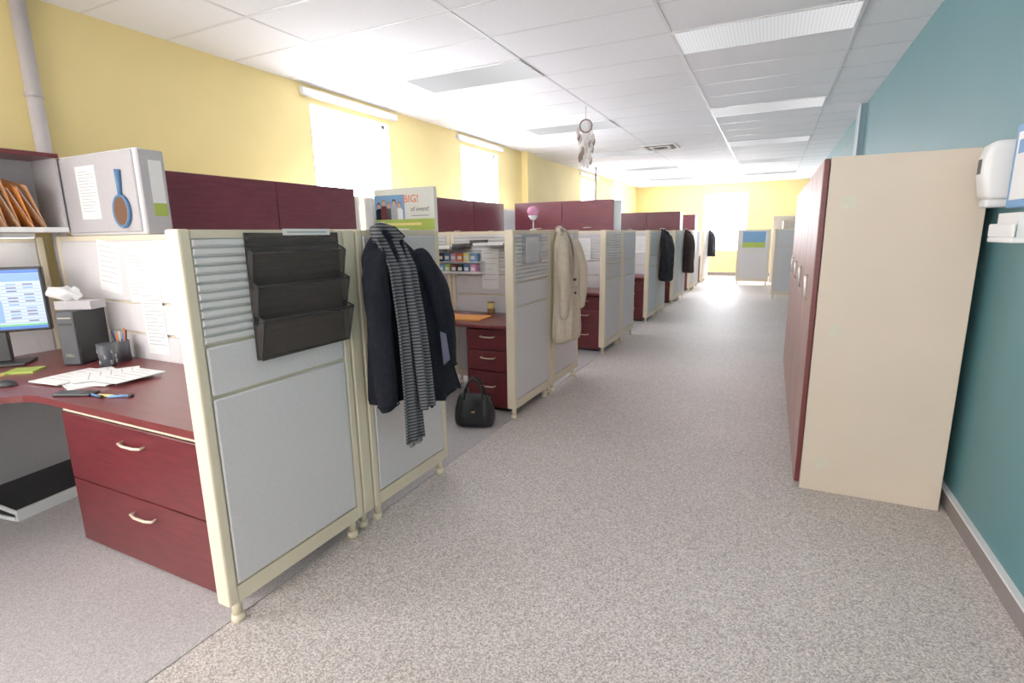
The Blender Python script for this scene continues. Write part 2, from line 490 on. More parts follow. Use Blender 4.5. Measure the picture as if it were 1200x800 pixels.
for y in (3.06, 4.32, 5.49, 6.75, 7.92): dup(sp, (-3.76, y, 0))
sp0 = make_panel(1.2, (-4.205, 0.56, 0), 'cream-framed partition behind the monitor desk', 'partition', slat=False)
e = thing('stack_on_screen', (-3.13, TY[0], PH), 'grey fabric stack-on screen with rounded corner above partition', 'partition screen')
b = MB(); b.bbox((-0.8, -0.03, 0.0), (0.0, 0.03, 0.465), M_offw, 0.02, 4); b.obj('screen_frame', e)
MB().bbox((-0.785, -0.04, 0.015), (-0.02, -0.02, 0.455), M_fabd, 0.012, 3).obj('fabric_tile', e)
MB().bbox((-0.785, 0.02, 0.015), (-0.02, 0.04, 0.455), M_fabd, 0.012, 3).obj('fabric_tile', e)
e = thing('side_screen', (-3.128, TY[0]-0.03, PH), 'narrow pale grey stack-on screen carrying a printed card', 'partition screen')
MB().bbox((0.0, 0.0, 0.0), (0.02, 0.14, 0.455), M_fabd, 0.008, 3).obj('screen_frame', e)
MB().box((0.02, 0.05, 0.10), (0.022, 0.12, 0.17), M_green).box((0.02, 0.05, 0.17), (0.022, 0.12, 0.40), M_paper).obj('printed_card', e)

# ------------------------------------------------------------------ overhead cabinets
def overhead(w, d, h, loc, label, rot=0):
    e = thing('overhead_cabinet', loc, label, 'overhead cabinet', 'overhead cabinets', (0, 0, rot))
    b = MB()
    b.bbox((-d, 0, 0), (-0.02, 0.012, h), M_offw, 0.004); b.bbox((-d, w-0.012, 0), (-0.02, w, h), M_offw, 0.004)
    b.box((-d, 0.012, 0), (-0.02, w-0.012, 0.02), M_offw); b.box((-d, 0.012, h-0.02), (-0.02, w-0.012, h), M_offw)
    b.box((-d, 0.012, 0.02), (-d+0.01, w-0.012, h-0.02), M_offw)
    b.obj('body', e)
    dr = MB().bbox((-0.018, 0.002, 0.0), (0.0, w-0.002, h+0.002), M_maroonp, 0.003).obj('door', e)
    MB().tube([(0.002, w/2-0.05, 0.04), (0.02, w/2-0.045, 0.04), (0.02, w/2+0.045, 0.04), (0.002, w/2+0.05, 0.04)], 0.005, M_handle).obj('handle', dr)
    return e
oh = overhead(0.82, 0.414, 0.40, (-3.31, 2.03, 1.43), 'maroon-fronted overhead cabinet on the window-side partition')
dup(oh, (-3.31, 2.855, 1.43))
for y in (4.93, 5.755): dup(oh, (-3.31, y, 1.43))
ov = overhead(0.69, 0.38, 0.38, (-3.2, TY[2]+0.0, PH), 'maroon overhead cabinet standing on the cross partition', rot=-math.pi/2)
dup(ov, (-2.507, TY[2], PH))
for k in (4, 5): dup(ov, (-3.12, TY[k], PH)); dup(ov, (-2.427, TY[k], PH))

# ------------------------------------------------------------------ desks and pedestals
def pull(w, M=None):
    return MB().tube([(-w/2, 0, 0), (-w/2, -0.022, -0.002), (-w/4, -0.03, -0.004), (w/4, -0.03, -0.004), (w/2, -0.022, -0.002), (w/2, 0, 0)], 0.006, M_handle, 8)
pd = thing('drawer_pedestal', (-1.99, 3.62, 0.004), 'maroon three-drawer pedestal under the worktop', 'drawer unit', 'pedestals')
MB().box((-0.2, 0.02, 0.03), (0.2, 0.52, 0.68), M_maroon).box((-0.18, 0.05, 0), (0.18, 0.5, 0.03), M_black).obj('body', pd)
for z0, z1 in ((0.04, 0.33), (0.34, 0.50), (0.51, 0.675)):
    d = MB().bbox((-0.198, 0.0, z0), (0.198, 0.018, z1), M_maroon, 0.003).obj('drawer', pd)
    pull(0.12).obj('handle', d, (0, 0.002, (z0+z1)/2+0.03))
wt = thing('worktop', (-2.72, 3.56, 0.70), 'maroon laminate worktop along the cross partition', 'worktop', 'worktops')
MB().bbox((-0.93, 0, 0), (0.945, 0.625, 0.03), M_maroonx, 0.006).obj('top', wt)
MB().box((-0.93, 0.05, -0.695), (-0.9, 0.6, 0), M_fabd).obj('support_panel', wt)
for k in range(1, 6):
    dup(pd, (-1.99, 3.62+PER*k, 0.004)); dup(wt, (-2.72, 3.56+PER*k, 0.70))

lf = thing('lateral_file_cabinet', (-2.36, 1.16, 0.004), 'two-drawer maroon lateral file cabinet under the worktop', 'file cabinet')
MB().box((-0.53, 0.02, 0.0), (0.53, 0.6, 0.655), M_maroon).box((-0.53, 0.01, 0.655), (0.53, 0.6, 0.672), M_cream).obj('body', lf)
for z0, z1 in ((0.01, 0.325), (0.332, 0.652)):
    d = MB().bbox((-0.528, 0.0, z0), (0.528, 0.018, z1), M_maroon, 0.003).obj('drawer', lf)
    pull(0.15).obj('handle', d, (0.02, 0.002, z1-0.07))
MB().cyl((0.46, -0.004, 0.61), (0.46, 0.0, 0.61), 0.01, M_metal).obj('lock', lf)
poly = [(-1.77, 1.12), (-2.95, 1.12)]
for i in range(7):
    a = math.pi/2 + (math.pi/2)*i/6
    poly.append((-2.95 + 0.2*math.cos(a), 0.92 + 0.2*math.sin(a)))
poly += [(-3.15, -0.3), (-4.16, -0.3), (-4.16, 1.78), (-1.77, 1.78)]
poly = [(x+3.0, y-1.5) for x, y in poly]
e = thing('corner_worktop', (-3.0, 1.5, 0.70), 'l-shaped maroon worktop carrying monitor and papers', 'worktop')
MB().prism(poly, 0, 0.032, M_maroonx).obj('top', e)
MB().box((-0.16, -1.75, -0.695), (-1.1, -1.72, 0), M_fabd).obj('support_panel', e)
MB().box((-1.0, 0.1, -0.695), (-0.97, -1.7, -0.1), M_fabd).obj('modesty_panel', e)
DT = 0.732

sh = thing('open_overhead_shelf', (-4.165, 1.17, 1.48), 'open grey overhead shelf with maroon top holding folders', 'shelf')
b = MB()
b.box((0, 0, 0), (0.29, 0.60, 0.02), M_offw); b.box((0, 0, 0.02), (0.012, 0.60, 0.43), M_fabd)
b.box((0.012, 0.588, 0.02), (0.29, 0.60, 0.43), M_fabd); b.box((0.012, 0, 0.02), (0.29, 0.012, 0.43), M_fabd)
b.obj('body', sh)
MB().bbox((0, -0.01, 0.43), (0.31, 0.605, 0.455), M_maroon, 0.005).obj('top_board', sh)
MB().box((0.288, 0.0, 0.0), (0.294, 0.6, 0.028), M_white).obj('label_rail', sh)
MB().bbox((0.03, 0.05, -0.03), (0.12, 0.5, -0.003), M_offw, 0.005).box((0.035, 0.06, -0.034), (0.115, 0.49, -0.03), M_task).obj('task_light', sh)
for i in range(8):
    y = 1.24 + i*0.062
    lean = 0.12 + 0.045*i
    o = thing('file_folder', (-4.13, y, 1.502), 'manila file folder leaning on the shelf' if i % 3 else 'orange file folder stuffed with paper on the shelf', 'folder', 'folders on the shelf', (lean, 0, 0.0))
    mm = M_folder if i % 3 else M_orange
    hh = 0.33 + 0.02*((i*7) % 3)
    b = MB()
    vs = [(0, 0, 0), (0.225, 0, 0), (0.25, -0.02, hh-0.07), (0, -0.008, hh), (0, 0.004, 0), (0.225, 0.004, 0), (0.27, 0.026, hh-0.10), (0, 0.014, hh-0.02)]
    b.quad(*vs[:4], mm); b.quad(*vs[4:], mm); b.quad(vs[0], vs[4], vs[7], vs[3], mm)
    b.obj('cover', o)
    MB().box((0.003, 0.0, 0.003), (0.222, 0.004, hh-0.09), M_paper).obj('papers', o)

def sheet(name, w, h, loc, rotz, label, lines=10, tilt=0, cat='paper', group=None, m=None, rx=0):
    """sheet hanging in local XZ plane facing local -Y, top centre at origin"""
    o = MB()
    o.box((-w/2, -0.0008, -h), (w/2, 0.0, 0), m or M_paper)
    for i in range(lines):
        z = -h*0.1 - i*(h*0.8/max(1, lines))
        x1 = w*0.4 if (i*5) % 3 else w*0.15
        o.box((-w*0.4, -0.0012, z-h*0.010), (x1, -0.0008, z), M_ink)
    return o.obj(name, None, loc, (rx, tilt, rotz), label, cat, group)
sheet('paper_sheet', 0.2, 0.30, (-3.62, TY[0]-0.040, 1.85), 0, 'printed sheet pinned on the grey screen', 14)
fy = TY[0]-0.036
sheet('paper_sheet', 0.22, 0.30, (-3.52, fy, 1.42), 0, 'printed sheet pinned askew on the partition', 8, tilt=0.12)
sheet('paper_sheet', 0.2, 0.30, (-3.27, fy, 1.37), 0, 'printed list pinned on the partition', 12, tilt=-0.03)
sheet('paper_sheet', 0.2, 0.38, (-3.17, fy-0.0015, 1.15), 0, 'long printed sheet pinned low on the partition', 14, tilt=-0.02)
sheet('paper_sheet', 0.2, 0.26, (-2.98, fy, 1.42), 0, 'printed sheet pinned beside the corner', 10)
sheet('paper_sheet', 0.18, 0.24, (-2.9, fy, 1.12), 0, 'white note pinned near the panel corner', 5)

e = thing('hand_mirror', (-3.30, TY[0]-0.045, 1.50), 'blue-rimmed hand mirror hanging on the screen', 'mirror', rot=(0, 0.08, 0))
b = MB(); n = 28
rg = [Vector((0.072*math.cos(2*math.pi*k/n), -0.006, 0.085+0.085*math.sin(2*math.pi*k/n))) for k in range(n)]
b.tube(rg, 0.009, M_blue, closed=True); b.obj('rim', e)
b = MB(); b.loft([[Vector((p.x, 0.001, p.z)) for p in rg], [Vector((p.x, -0.010, p.z)) for p in rg]], M_glass, smooth=False); b.obj('glass', e)
MB().tube([(0, -0.006, 0.165), (0, -0.006, 0.22), (0, -0.006, 0.31)], [0.010, 0.013, 0.017], M_blue, 10).obj('handle', e)

# monitor
mo = thing('computer_monitor', (-3.92, 1.36, DT), 'black flat monitor showing a spreadsheet', 'monitor', rot=(0, 0, math.radians(50)))
MB().bbox((-0.25, -0.02, 0.19), (0.25, 0.02, 0.555), M_black, 0.008).obj('bezel', mo)
M_scr = mat('screen_white', (186, 204, 232), 0.4, 0.02, 5, emis=0.35)
M_scrb = mat('screen_blue', (60, 110, 195), 0.4, 0.02, 5, emis=0.4)
M_scrl = mat('screen_lightblue', (120, 162, 214), 0.4, 0.02, 5, emis=0.35)
M_scrg = mat('screen_grey', (100, 115, 150), 0.4, 0.02, 5, emis=0.3)
M_scrgr = mat('screen_green', (90, 190, 110), 0.4, 0.02, 5, emis=0.4)
b = MB()
b.box((-0.235, -0.0215, 0.205), (0.235, -0.02, 0.54), M_scr)
b.box((-0.235, -0.022, 0.52), (0.235, -0.0215, 0.54), M_scrb)
b.box((-0.235, -0.022, 0.475), (0.235, -0.0215, 0.518), M_scrl)
b.box((-0.235, -0.022, 0.205), (0.235, -0.0215, 0.222), M_scrb)
b.box((-0.235, -0.022, 0.223), (0.235, -0.0215, 0.232), M_scrgr)
for i in range(12):
    z = 0.24+i*0.019
    b.box((-0.23, -0.022, z), (0.23, -0.0217, z+0.0015), M_scrg)
    for j in range(6):
        if (i*3+j*5) % 4: b.box((-0.22+j*0.075, -0.022, z+0.005), (-0.22+j*0.075+0.045, -0.0216, z+0.013), M_scrg if (i+j) % 3 else M_scrl)
b.box((-0.03, -0.0222, 0.25), (0.05, -0.0217, 0.36), M_scrl)
b.obj('screen', mo)
MB().bbox((-0.035, 0.0, 0.02), (0.035, 0.04, 0.26), M_black, 0.005).obj('stand', mo)
MB().bbox((-0.12, -0.08, 0), (0.12, 0.1, 0.018), M_black, 0.006).obj('base', mo)
e = thing('computer_tower', (-3.575, 1.62, DT), 'slim black desktop computer standing upright', 'computer', rot=(0, 0, 0.5))
MB().bbox((-0.05, -0.12, 0.0), (0.05, 0.12, 0.31), M_black, 0.006).obj('case', e)
MB().bbox((-0.047, -0.132, 0.005), (0.047, -0.118, 0.305), M_dgrey, 0.006).box((-0.035, -0.134, 0.23), (0.035, -0.131, 0.245), M_black).box((-0.035, -0.134, 0.27), (0.035, -0.131, 0.275), M_metal).obj('front_panel', e)
textmesh('DELL', 0.022, M_metal, e, (0, -0.1335, 0.06), (math.pi/2, 0, 0))
e = thing('tissue_box', (-3.57, 1.62, DT+0.31), 'tissue box with a white tissue, on the computer', 'tissue box', rot=(0, 0, 0.5))
MB().bbox((-0.1, -0.06, 0), (0.1, 0.06, 0.05), M_fabd, 0.004).obj('box', e)
b = MB(); rings = []
for i in range(8):
    t = i/7; r = 0.03+0.055*math.sin(t*2.5)
    rings.append([Vector((-0.04 + (r+0.014*math.sin(3*a+i))*math.cos(a)-0.06*t, (r*0.7+0.012*math.cos(4*a))*math.sin(a), 0.05+0.07*t+0.010*math.sin(5*a))) for a in [2*math.pi*k/24 for k in range(24)]])
b.loft(rings, M_white); b.obj('tissue', e)
e = thing('pencil_cup', (-3.38, 1.70, DT), 'metal mesh cup full of pens', 'pen holder')
b = MB(); R = 0.042
b.loft([[Vector((r*math.cos(2*math.pi*k/20), r*math.sin(2*math.pi*k/20), z)) for k in range(20)] for r, z in ((R, 0), (R, 0.12), (R-0.004, 0.12), (R-0.004, 0.006))], M_dgrey); b.obj('cup', e)
for i in range(7):
    a = i*0.9
    MB().cyl((0.015*math.cos(a), 0.015*math.sin(a), 0.008), (0.035*math.cos(a), 0.035*math.sin(a), 0.17+0.01*(i % 3)), 0.0045, [M_blue, M_black, M_red, M_white][i % 4], n=8).obj('pen', e)
e = thing('printed_mug', (-3.30, 1.58, DT), 'dark patterned mug beside the pen holder', 'mug')
b = MB(); b.loft([[Vector((r*math.cos(2*math.pi*k/20), r*math.sin(2*math.pi*k/20), z)) for k in range(20)] for r, z in ((0.036, 0), (0.043, 0.13), (0.039, 0.13), (0.03, 0.006))], M_dgrey)
for i in range(12):
    a = 0.8*i; b.box((0.039*math.cos(a)-0.004, 0.039*math.sin(a)-0.004, 0.02+0.03*(i % 3)), (0.039*math.cos(a)+0.004, 0.039*math.sin(a)+0.004, 0.04+0.03*(i % 3)), M_ink)
b.obj('cup_body', e)
MB().tube([(0.038, 0, 0.10), (0.066, 0, 0.09), (0.066, 0, 0.04), (0.036, 0, 0.03)], 0.005, M_dgrey).obj('handle', e)
def flat(name, w, d, t, loc, rz, label, m, cat='paper', lines=0, group=None):
    b = MB(); b.box((-w/2, -d/2, 0), (w/2, d/2, t), m)
    for i in range(lines):
        y = d*0.38 - i*d*0.8/lines
        b.box((-w*0.4, y, t), (w*(0.4 if i % 3 else 0.1), y+d*0.012, t+0.0004), M_ink)
    return b.obj(name, None, loc, (0, 0, rz), label, cat, group)
z = DT
for i, (x, y, rz, w_, d_) in enumerate([(-3.10, 1.40, -0.25, 0.42, 0.26), (-2.98, 1.43, 0.3, 0.22, 0.28), (-3.18, 1.36, 0.1, 0.22, 0.28), (-3.04, 1.44, -0.5, 0.22, 0.28), (-2.88, 1.46, 0.05, 0.2, 0.24)]):
    flat('loose_paper', w_, d_, 0.004, (x, y, z), rz, 'loose printed page in an overlapping pile on the worktop', M_paper, 'paper', 5 if i > 1 else 3, 'loose pages on the worktop'); z += 0.0045
flat('note_pad', 0.18, 0.20, 0.01, (-3.66, 1.12, DT), 0.3, 'yellow note pad in front of the monitor', M_yprint, 'note pad')
flat('note_pad', 0.14, 0.12, 0.01, (-3.62, 1.33, DT), 0.7, 'lime sticky pad beside the mouse', M_green, 'note pad')
e = thing('mobile_phone', (-2.82, 1.20, DT), 'black phone lying on the worktop edge', 'phone', rot=(0, 0, 0.4))
MB().bbox((-0.09, -0.03, 0), (0.09, 0.03, 0.014), M_black, 0.006).obj('body', e)
MB().box((-0.07, -0.024, 0.014), (0.05, 0.024, 0.0148), M_dgrey).obj('screen', e)
for i, (mm, nm) in enumerate(((M_blue, 'blue'), (M_yprint, 'yellow'), (M_sky, 'pale blue'))):
    e = thing('highlighter_pen', (-2.70+0.06*i, 1.22+0.02*i, DT+0.007), nm+' pen lying beside the phone', 'pen', 'pens on the worktop', (0, 0, 0.3*i))
    MB().cyl((-0.05, 0, 0), (0.035, 0, 0), 0.006, mm, n=8).obj('barrel', e)
    MB().cyl((0.035, 0, 0), (0.055, 0, 0), 0.007, M_black, n=8).obj('cap', e)
e = thing('computer_mouse', (-3.33, 1.14, DT), 'black computer mouse on the corner worktop', 'mouse', rot=(0, 0, 0.6))
b = MB(); rings = []
for i in range(8):
    t = i/7; s_ = math.sqrt(max(0.02, 1-(2*t-1)**2))
    rings.append([Vector((-0.055+0.11*t, 0.03*s_*math.cos(a), max(0, 0.032*s_*math.sin(a)))) for a in [math.pi*k/8 for k in range(9)]])
b.loft(rings, M_black); b.obj('shell', e)
e = thing('keyboard', (-3.5, 0.80, DT), 'black keyboard with grey keys', 'keyboard', rot=(0, 0, math.radians(60)))
b = MB(); b.bbox((-0.22, -0.07, 0), (0.22, 0.07, 0.02), M_black, 0.006); b.obj('case', e)
b = MB()
for i in range(14):
    for j in range(4): b.box((-0.21+i*0.03, -0.06+j*0.031, 0.02), (-0.186+i*0.03, -0.034+j*0.031, 0.026), M_dgrey)
o = b.obj('keys', e); o["kind"] = "stuff"
e = thing('footrest', (-3.64, 1.33, 0.004), 'black footrest with pale metal edge under the worktop', 'footrest', rot=(0, 0, 0.15))
MB().bbox((-0.18, -0.26, 0.05), (0.18, 0.26, 0.07), M_black, 0.006, M=Matrix.Rotation(0.12, 4, 'Y')).obj('pad', e)
b = MB()
for s_ in (-1, 1): b.tube([(-0.18, s_*0.26, 0.01), (0.18, s_*0.26, 0.01), (0.19, s_*0.26, 0.05), (-0.18, s_*0.26, 0.10), (-0.18, s_*0.26, 0.01)], 0.01, M_offw)
b.box((0.18, -0.26, 0.0), (0.2, 0.26, 0.055), M_offw)
b.obj('frame', e)

# ------------------------------------------------------------------ wire wall file
FX = AX + 0.040
wf = thing('wall_file_pockets', (FX, 1.29, 0.98), 'black wire-mesh three-tier file pockets hanging on partition', 'file holder')
W = 0.45
b = MB(); b.box((0.000, 0.0, 0.0), (0.003, W, 0.46), M_mesh)
b.tube([(0.004, 0, 0), (0.004, W, 0), (0.004, W, 0.46), (0.004, 0, 0.46), (0.004, 0, 0)], 0.0035, M_rim)
b.obj('back_plate', wf)
for (z0, z1, xb, xt) in ((0.265, 0.39, 0.018, 0.042), (0.135, 0.272, 0.024, 0.052), (0.0, 0.15, 0.028, 0.064)):
    b = MB()
    A = [(xb, 0, z0), (xb, W, z0), (xt, W+0.004, z1), (xt, -0.004, z1)]
    b.quad(*A, M_mesh)
    b.quad((0.008, 0, z0), (0.008, W, z0), (xb, W, z0), (xb, 0, z0), M_mesh)
    for y in (0, W): b.add([(0.008, y, z0), (xb, y, z0), (xt, y, z1), (0.008, y, z1+0.02)], [(0, 1, 2, 3)], M_mesh)
    b.tube([(0.008, 0, z1+0.02), (xt, -0.004, z1), (xt, W+0.004, z1), (0.008, W, z1+0.02)], 0.0035, M_rim)
    b.tube([(xb, 0, z0), (xb, W, z0)], 0.003, M_rim); b.tube([(xb, 0, z0), (xt, -0.004, z1)], 0.003, M_rim); b.tube([(xb, W, z0), (xt, W+0.004, z1)], 0.003, M_rim)
    b.obj('pocket', wf)
b = MB(); b.box((0.012, 0.16, 0.452), (0.014, 0.40, 0.476), M_paper); b.box((0.014, 0.18, 0.461), (0.0145, 0.38, 0.466), M_ink)
b.obj('name_strip', wf)

# ------------------------------------------------------------------ coats
def coat(loc, m, mseam, label, prof, sleeves, name='coat', belt=False, seed=0.0):
    e = thing(name, loc, label, 'coat')
    n = 72; rings = []
    Z = []
    for i in range(len(prof)-1):
        for s_ in range(3):
            t = s_/3
            Z.append([prof[i][j]*(1-t)+prof[i+1][j]*t for j in range(5)])
    Z.append(list(prof[-1]))
    for (z, hw, d, cy, amp) in Z:
        rg = []
        for k in range(n):
            a = 2*math.pi*k/n
            cx, sn = math.cos(a), math.sin(a)
            y = cy + hw*math.copysign(abs(cx)**0.8, cx)
            fold = amp*(math.sin(6*a+z*2+seed)+0.7*math.sin(10*a-z*3+1+seed)+0.3*math.sin(17*a+seed))
            x = max(0.006, d*0.5 + d*0.5*math.copysign(abs(sn)**0.7, sn) + (fold if sn > -0.2 else 0))
            if sn > 0.6:
                q = (y-cy-0.015)/0.012
                x -= 0.016*math.exp(-q*q)
            rg.append(Vector((x, y + fold*0.5, z + 0.012*math.sin(3*a+seed)*(-z)/0.8)))
        rings.append(rg)
    MB().loft(rings, m).obj('body', e, subsurf=1)
    for si, (pts, rr) in enumerate(sleeves):
        b = MB(); P = []; Rr = []
        for i in range(len(pts)-1):
            for s_ in range(5):
                t = s_/5
                P.append(Vector(pts[i])*(1-t)+Vector(pts[i+1])*t); Rr.append((rr[i]*(1-t)+rr[i+1]*t))
        P.append(Vector(pts[-1])); Rr.append(rr[-1])
        rg = []
        for i, p in enumerate(P):
            r = Rr[i]*(1+0.05*math.sin(i*2.1+si))
            if i == 0: r *= 0.55
            rg.append([Vector((p.x + 0.7*r*math.cos(a)*(1+0.08*math.sin(3*a+i*0.7)), p.y + r*math.sin(a)*(1+0.08*math.sin(4*a+i*0.9)), p.z+0.014*math.sin(a+si))) for a in [2*math.pi*k/24 for k in range(24)]])
        b.loft(rg, m)
        q = P[-1]
        b.tube([Vector((q.x+0.72*Rr[-1]*math.cos(a), q.y+1.03*Rr[-1]*math.sin(a), q.z+0.03)) for a in [2*math.pi*k/16 for k in range(16)]], 0.004, mseam, 6, closed=True)
        b.obj('sleeve', e, subsurf=1)
    z0, hw0, d0, cy0, _ = prof[2]
    b = MB()
    dm = max(prof[3][2], prof[4][2]) + 0.006
    top = prof[0][0]
    for s_ in (-1, 1):
        b.add([(dm*0.55, cy0+s_*0.03, top-0.0), (dm*0.5, cy0+s_*0.10, top-0.05), (dm*0.95, cy0+s_*0.125, top-0.17), (dm+0.008, cy0+s_*0.075, top-0.22), (dm+0.01, cy0+s_*0.012, top-0.34), (dm*0.95, cy0+s_*0.02, top-0.14)],
              [(0, 1, 2, 5), (5, 2, 3, 4)], m)
    b.tube([(dm*0.45, cy0-0.09, top-0.03), (0.02, cy0-0.07, top+0.012), (0.008, cy0, top+0.02), (0.02, cy0+0.07, top+0.012), (dm*0.45, cy0+0.09, top-0.03)], [0.016, 0.02, 0.02, 0.02, 0.016], m, 10)
    b.obj('collar', e)
    b = MB()
    for i in range(3):
        b.cyl((dm-0.02, cy0+0.055, top-0.42-0.12*i), (dm+0.010, cy0+0.055, top-0.42-0.12*i), 0.011, M_black, n=12)
    o = b.obj('buttons', e); o["kind"] = "stuff"
    MB().tube([(-0.03, cy0, 0.026), (-0.01, cy0, 0.045), (0.02, cy0, 0.045), (0.035, cy0, 0.03), (0.03, cy0, 0.0)], 0.004, M_metal).obj('hook', e)
    if belt:
        b = MB()
        zz = top-0.50
        b.box((dm, cy0-0.17, zz-0.018), (dm+0.008, cy0+0.17, zz+0.018), m)
        b.tube([(dm+0.008, cy0-0.1, zz), (dm+0.02, cy0-0.12, zz-0.2), (dm+0.015, cy0-0.115, zz-0.40)], 0.012, m)
        b.obj('belt', e)
    return e
HX = AX + 0.042
navy = coat((HX, 2.02, 1.44), M_navy, M_navyd, 'navy wool coat hanging open on a hook over the partition',
     [(0.0, 0.06, 0.05, 0.0, 0.0), (-0.05, 0.13, 0.08, 0.0, 0.004), (-0.11, 0.19, 0.10, 0.01, 0.006), (-0.22, 0.21, 0.12, 0.03, 0.008),
      (-0.45, 0.22, 0.13, 0.04, 0.010), (-0.65, 0.25, 0.14, 0.06, 0.013), (-0.82, 0.27, 0.14, 0.08, 0.016)],
     [([(0.08, -0.13, -0.07), (0.11, -0.18, -0.22), (0.12, -0.18, -0.5), (0.13, -0.17, -0.82)], [0.06, 0.07, 0.064, 0.058]),
      ([(0.09, 0.16, -0.08), (0.14, 0.24, -0.26), (0.15, 0.30, -0.48), (0.14, 0.33, -0.74)], [0.06, 0.078, 0.072, 0.062])], name='winter_coat')
def cloth(y0, y1, n, m=14):
    rows = []
    for i in range(n):
        t = i/(n-1)*(len(y0)-1); k = min(int(t), len(y0)-2); f = t-k
        A = Vector(y0[k])*(1-f)+Vector(y0[k+1])*f; B = Vector(y1[k])*(1-f)+Vector(y1[k+1])*f
        rows.append([A*(1-j/(m-1))+B*(j/(m-1))+Vector((0.012*math.sin(j*1.3+i*0.12)*i/n, 0, 0.012*math.sin(j*0.8)*i/n)) for j in range(m)])
    b = MB(); vs = [p for r_ in rows for p in r_]; fs = []
    for i in range(n-1):
        for j in range(m-1): fs.append((i*m+j, i*m+j+1, (i+1)*m+j+1, (i+1)*m+j))
    return b, vs, fs
b, vs, fs = cloth([(0.13, 0.04, -0.18), (0.15, 0.05, -0.45), (0.17, 0.07, -0.70), (0.18, 0.10, -0.88)],
                  [(0.10, 0.18, -0.12), (0.14, 0.26, -0.42), (0.17, 0.34, -0.68), (0.18, 0.40, -0.85)], 16)
b.add(vs, fs, M_navy, True); o = b.obj('front_flap', navy); md = o.modifiers.new('sol', 'SOLIDIFY'); md.thickness = 0.012
b = MB()
b.add([(0.185, 0.20, -0.50), (0.195, 0.24, -0.52), (0.20, 0.26, -0.66), (0.195, 0.205, -0.68)], [(0, 1, 2, 3)], M_lining)
b.obj('lining_flap', navy)
sc = thing('striped_scarf', (HX+0.15, 1.99, 1.40), 'grey and black striped knitted scarf hung around the coat', 'scarf')
def tail(path, w0, w1, seed):
    rings = []
    n = len(path); K = 14
    for i, (x, y, z) in enumerate(path):
        t = i/(n-1); w = w0*(1-t)+w1*t; rg = []
        for sg, rng in ((0.007, range(K)), (-0.006, range(K-1, -1, -1))):
            for k in rng:
                s_ = k/(K-1)*2-1
                rg.append(Vector((x+0.010*math.sin(s_*5+seed+t*2)+sg, y+w*s_/2, z)))
        rings.append(rg)
    return rings
def interp(pts, n):
    out = []
    for i in range(n):
        t = i/(n-1)*(len(pts)-1); k = min(int(t), len(pts)-2); f = t-k
        out.append(tuple(pts[k][j]*(1-f)+pts[k+1][j]*f for j in range(3)))
    return out
b = MB(); b.loft(tail(interp([(-0.08, -0.05, 0.01), (-0.01, -0.045, -0.12), (0.015, -0.03, -0.4), (0.02, -0.015, -0.7), (0.02, -0.005, -0.97)], 30), 0.09, 0.13, 0), M_stripe); b.obj('scarf_tail', sc)
b = MB(); b.loft(tail(interp([(-0.08, 0.055, 0.01), (-0.005, 0.045, -0.12), (0.035, 0.045, -0.4), (0.045, 0.06, -0.62), (0.05, 0.075, -0.82)], 30), 0.08, 0.10, 2), M_stripe); b.obj('scarf_tail', sc)
MB().tube([(-0.07, -0.07, 0.0), (-0.11, -0.05, 0.05), (-0.13, 0.01, 0.065), (-0.11, 0.06, 0.05), (-0.07, 0.08, 0.0)], [0.028, 0.026, 0.024, 0.026, 0.028], M_stripe, 12).obj('neck_loop', sc)
b = MB()
for i in range(12):
    b.tube([(0.025, -0.057+i*0.0095, -0.965), (0.025+0.004*math.sin(i), -0.057+i*0.0095, -0.99)], 0.002, M_dgrey, 5)
o = b.obj('fringe', sc); o["kind"] = "stuff"
coat((HX, 4.40, 1.44), M_tan, M_tan, 'long tan trench coat with belt hanging over the partition',
     [(0.0, 0.06, 0.05, 0.0, 0.0), (-0.05, 0.13, 0.09, 0.0, 0.004), (-0.11, 0.19, 0.11, 0.0, 0.008), (-0.25, 0.20, 0.13, 0.0, 0.014),
      (-0.5, 0.17, 0.13, 0.0, 0.018), (-0.7, 0.20, 0.16, -0.02, 0.022), (-0.97, 0.21, 0.16, -0.03, 0.028)],
     [([(0.08, -0.13, -0.07), (0.12, -0.2, -0.3), (0.13, -0.19, -0.52), (0.12, -0.18, -0.74)], [0.065, 0.072, 0.062, 0.055]),
      ([(0.09, 0.13, -0.07), (0.14, 0.21, -0.3), (0.15, 0.21, -0.52), (0.14, 0.20, -0.70)], [0.065, 0.075, 0.065, 0.055])], name='trench_coat', belt=True, seed=2)
for (y, m, lab, L) in ((9.25, M_blackcoat, 'black coat hanging over the partition end', 0.85), (11.95, M_browncoat, 'dark brown coat hanging over the partition', 0.9),
                       (16.75, M_blackcoat, 'black jacket hanging on a far partition', 0.75)):
    coat((HX, y, 1.44), m, m, lab,
     [(0.0, 0.05, 0.05, 0.0, 0.0), (-0.05, 0.12, 0.09, 0.0, 0.004), (-0.11, 0.18, 0.13, 0.0, 0.006), (-0.25, 0.19, 0.16, 0.0, 0.01),
      (-0.45, 0.18, 0.18, 0.0, 0.016), (-0.65, 0.2, 0.19, 0.0, 0.02), (-L, 0.22, 0.2, 0.0, 0.024)],
     [([(0.09, -0.12, -0.07), (0.14, -0.19, -0.3), (0.15, -0.18, -0.65)], [0.065, 0.07, 0.05]),
      ([(0.10, 0.12, -0.07), (0.15, 0.19, -0.3), (0.16, 0.18, -0.65)], [0.065, 0.07, 0.05])], seed=y)

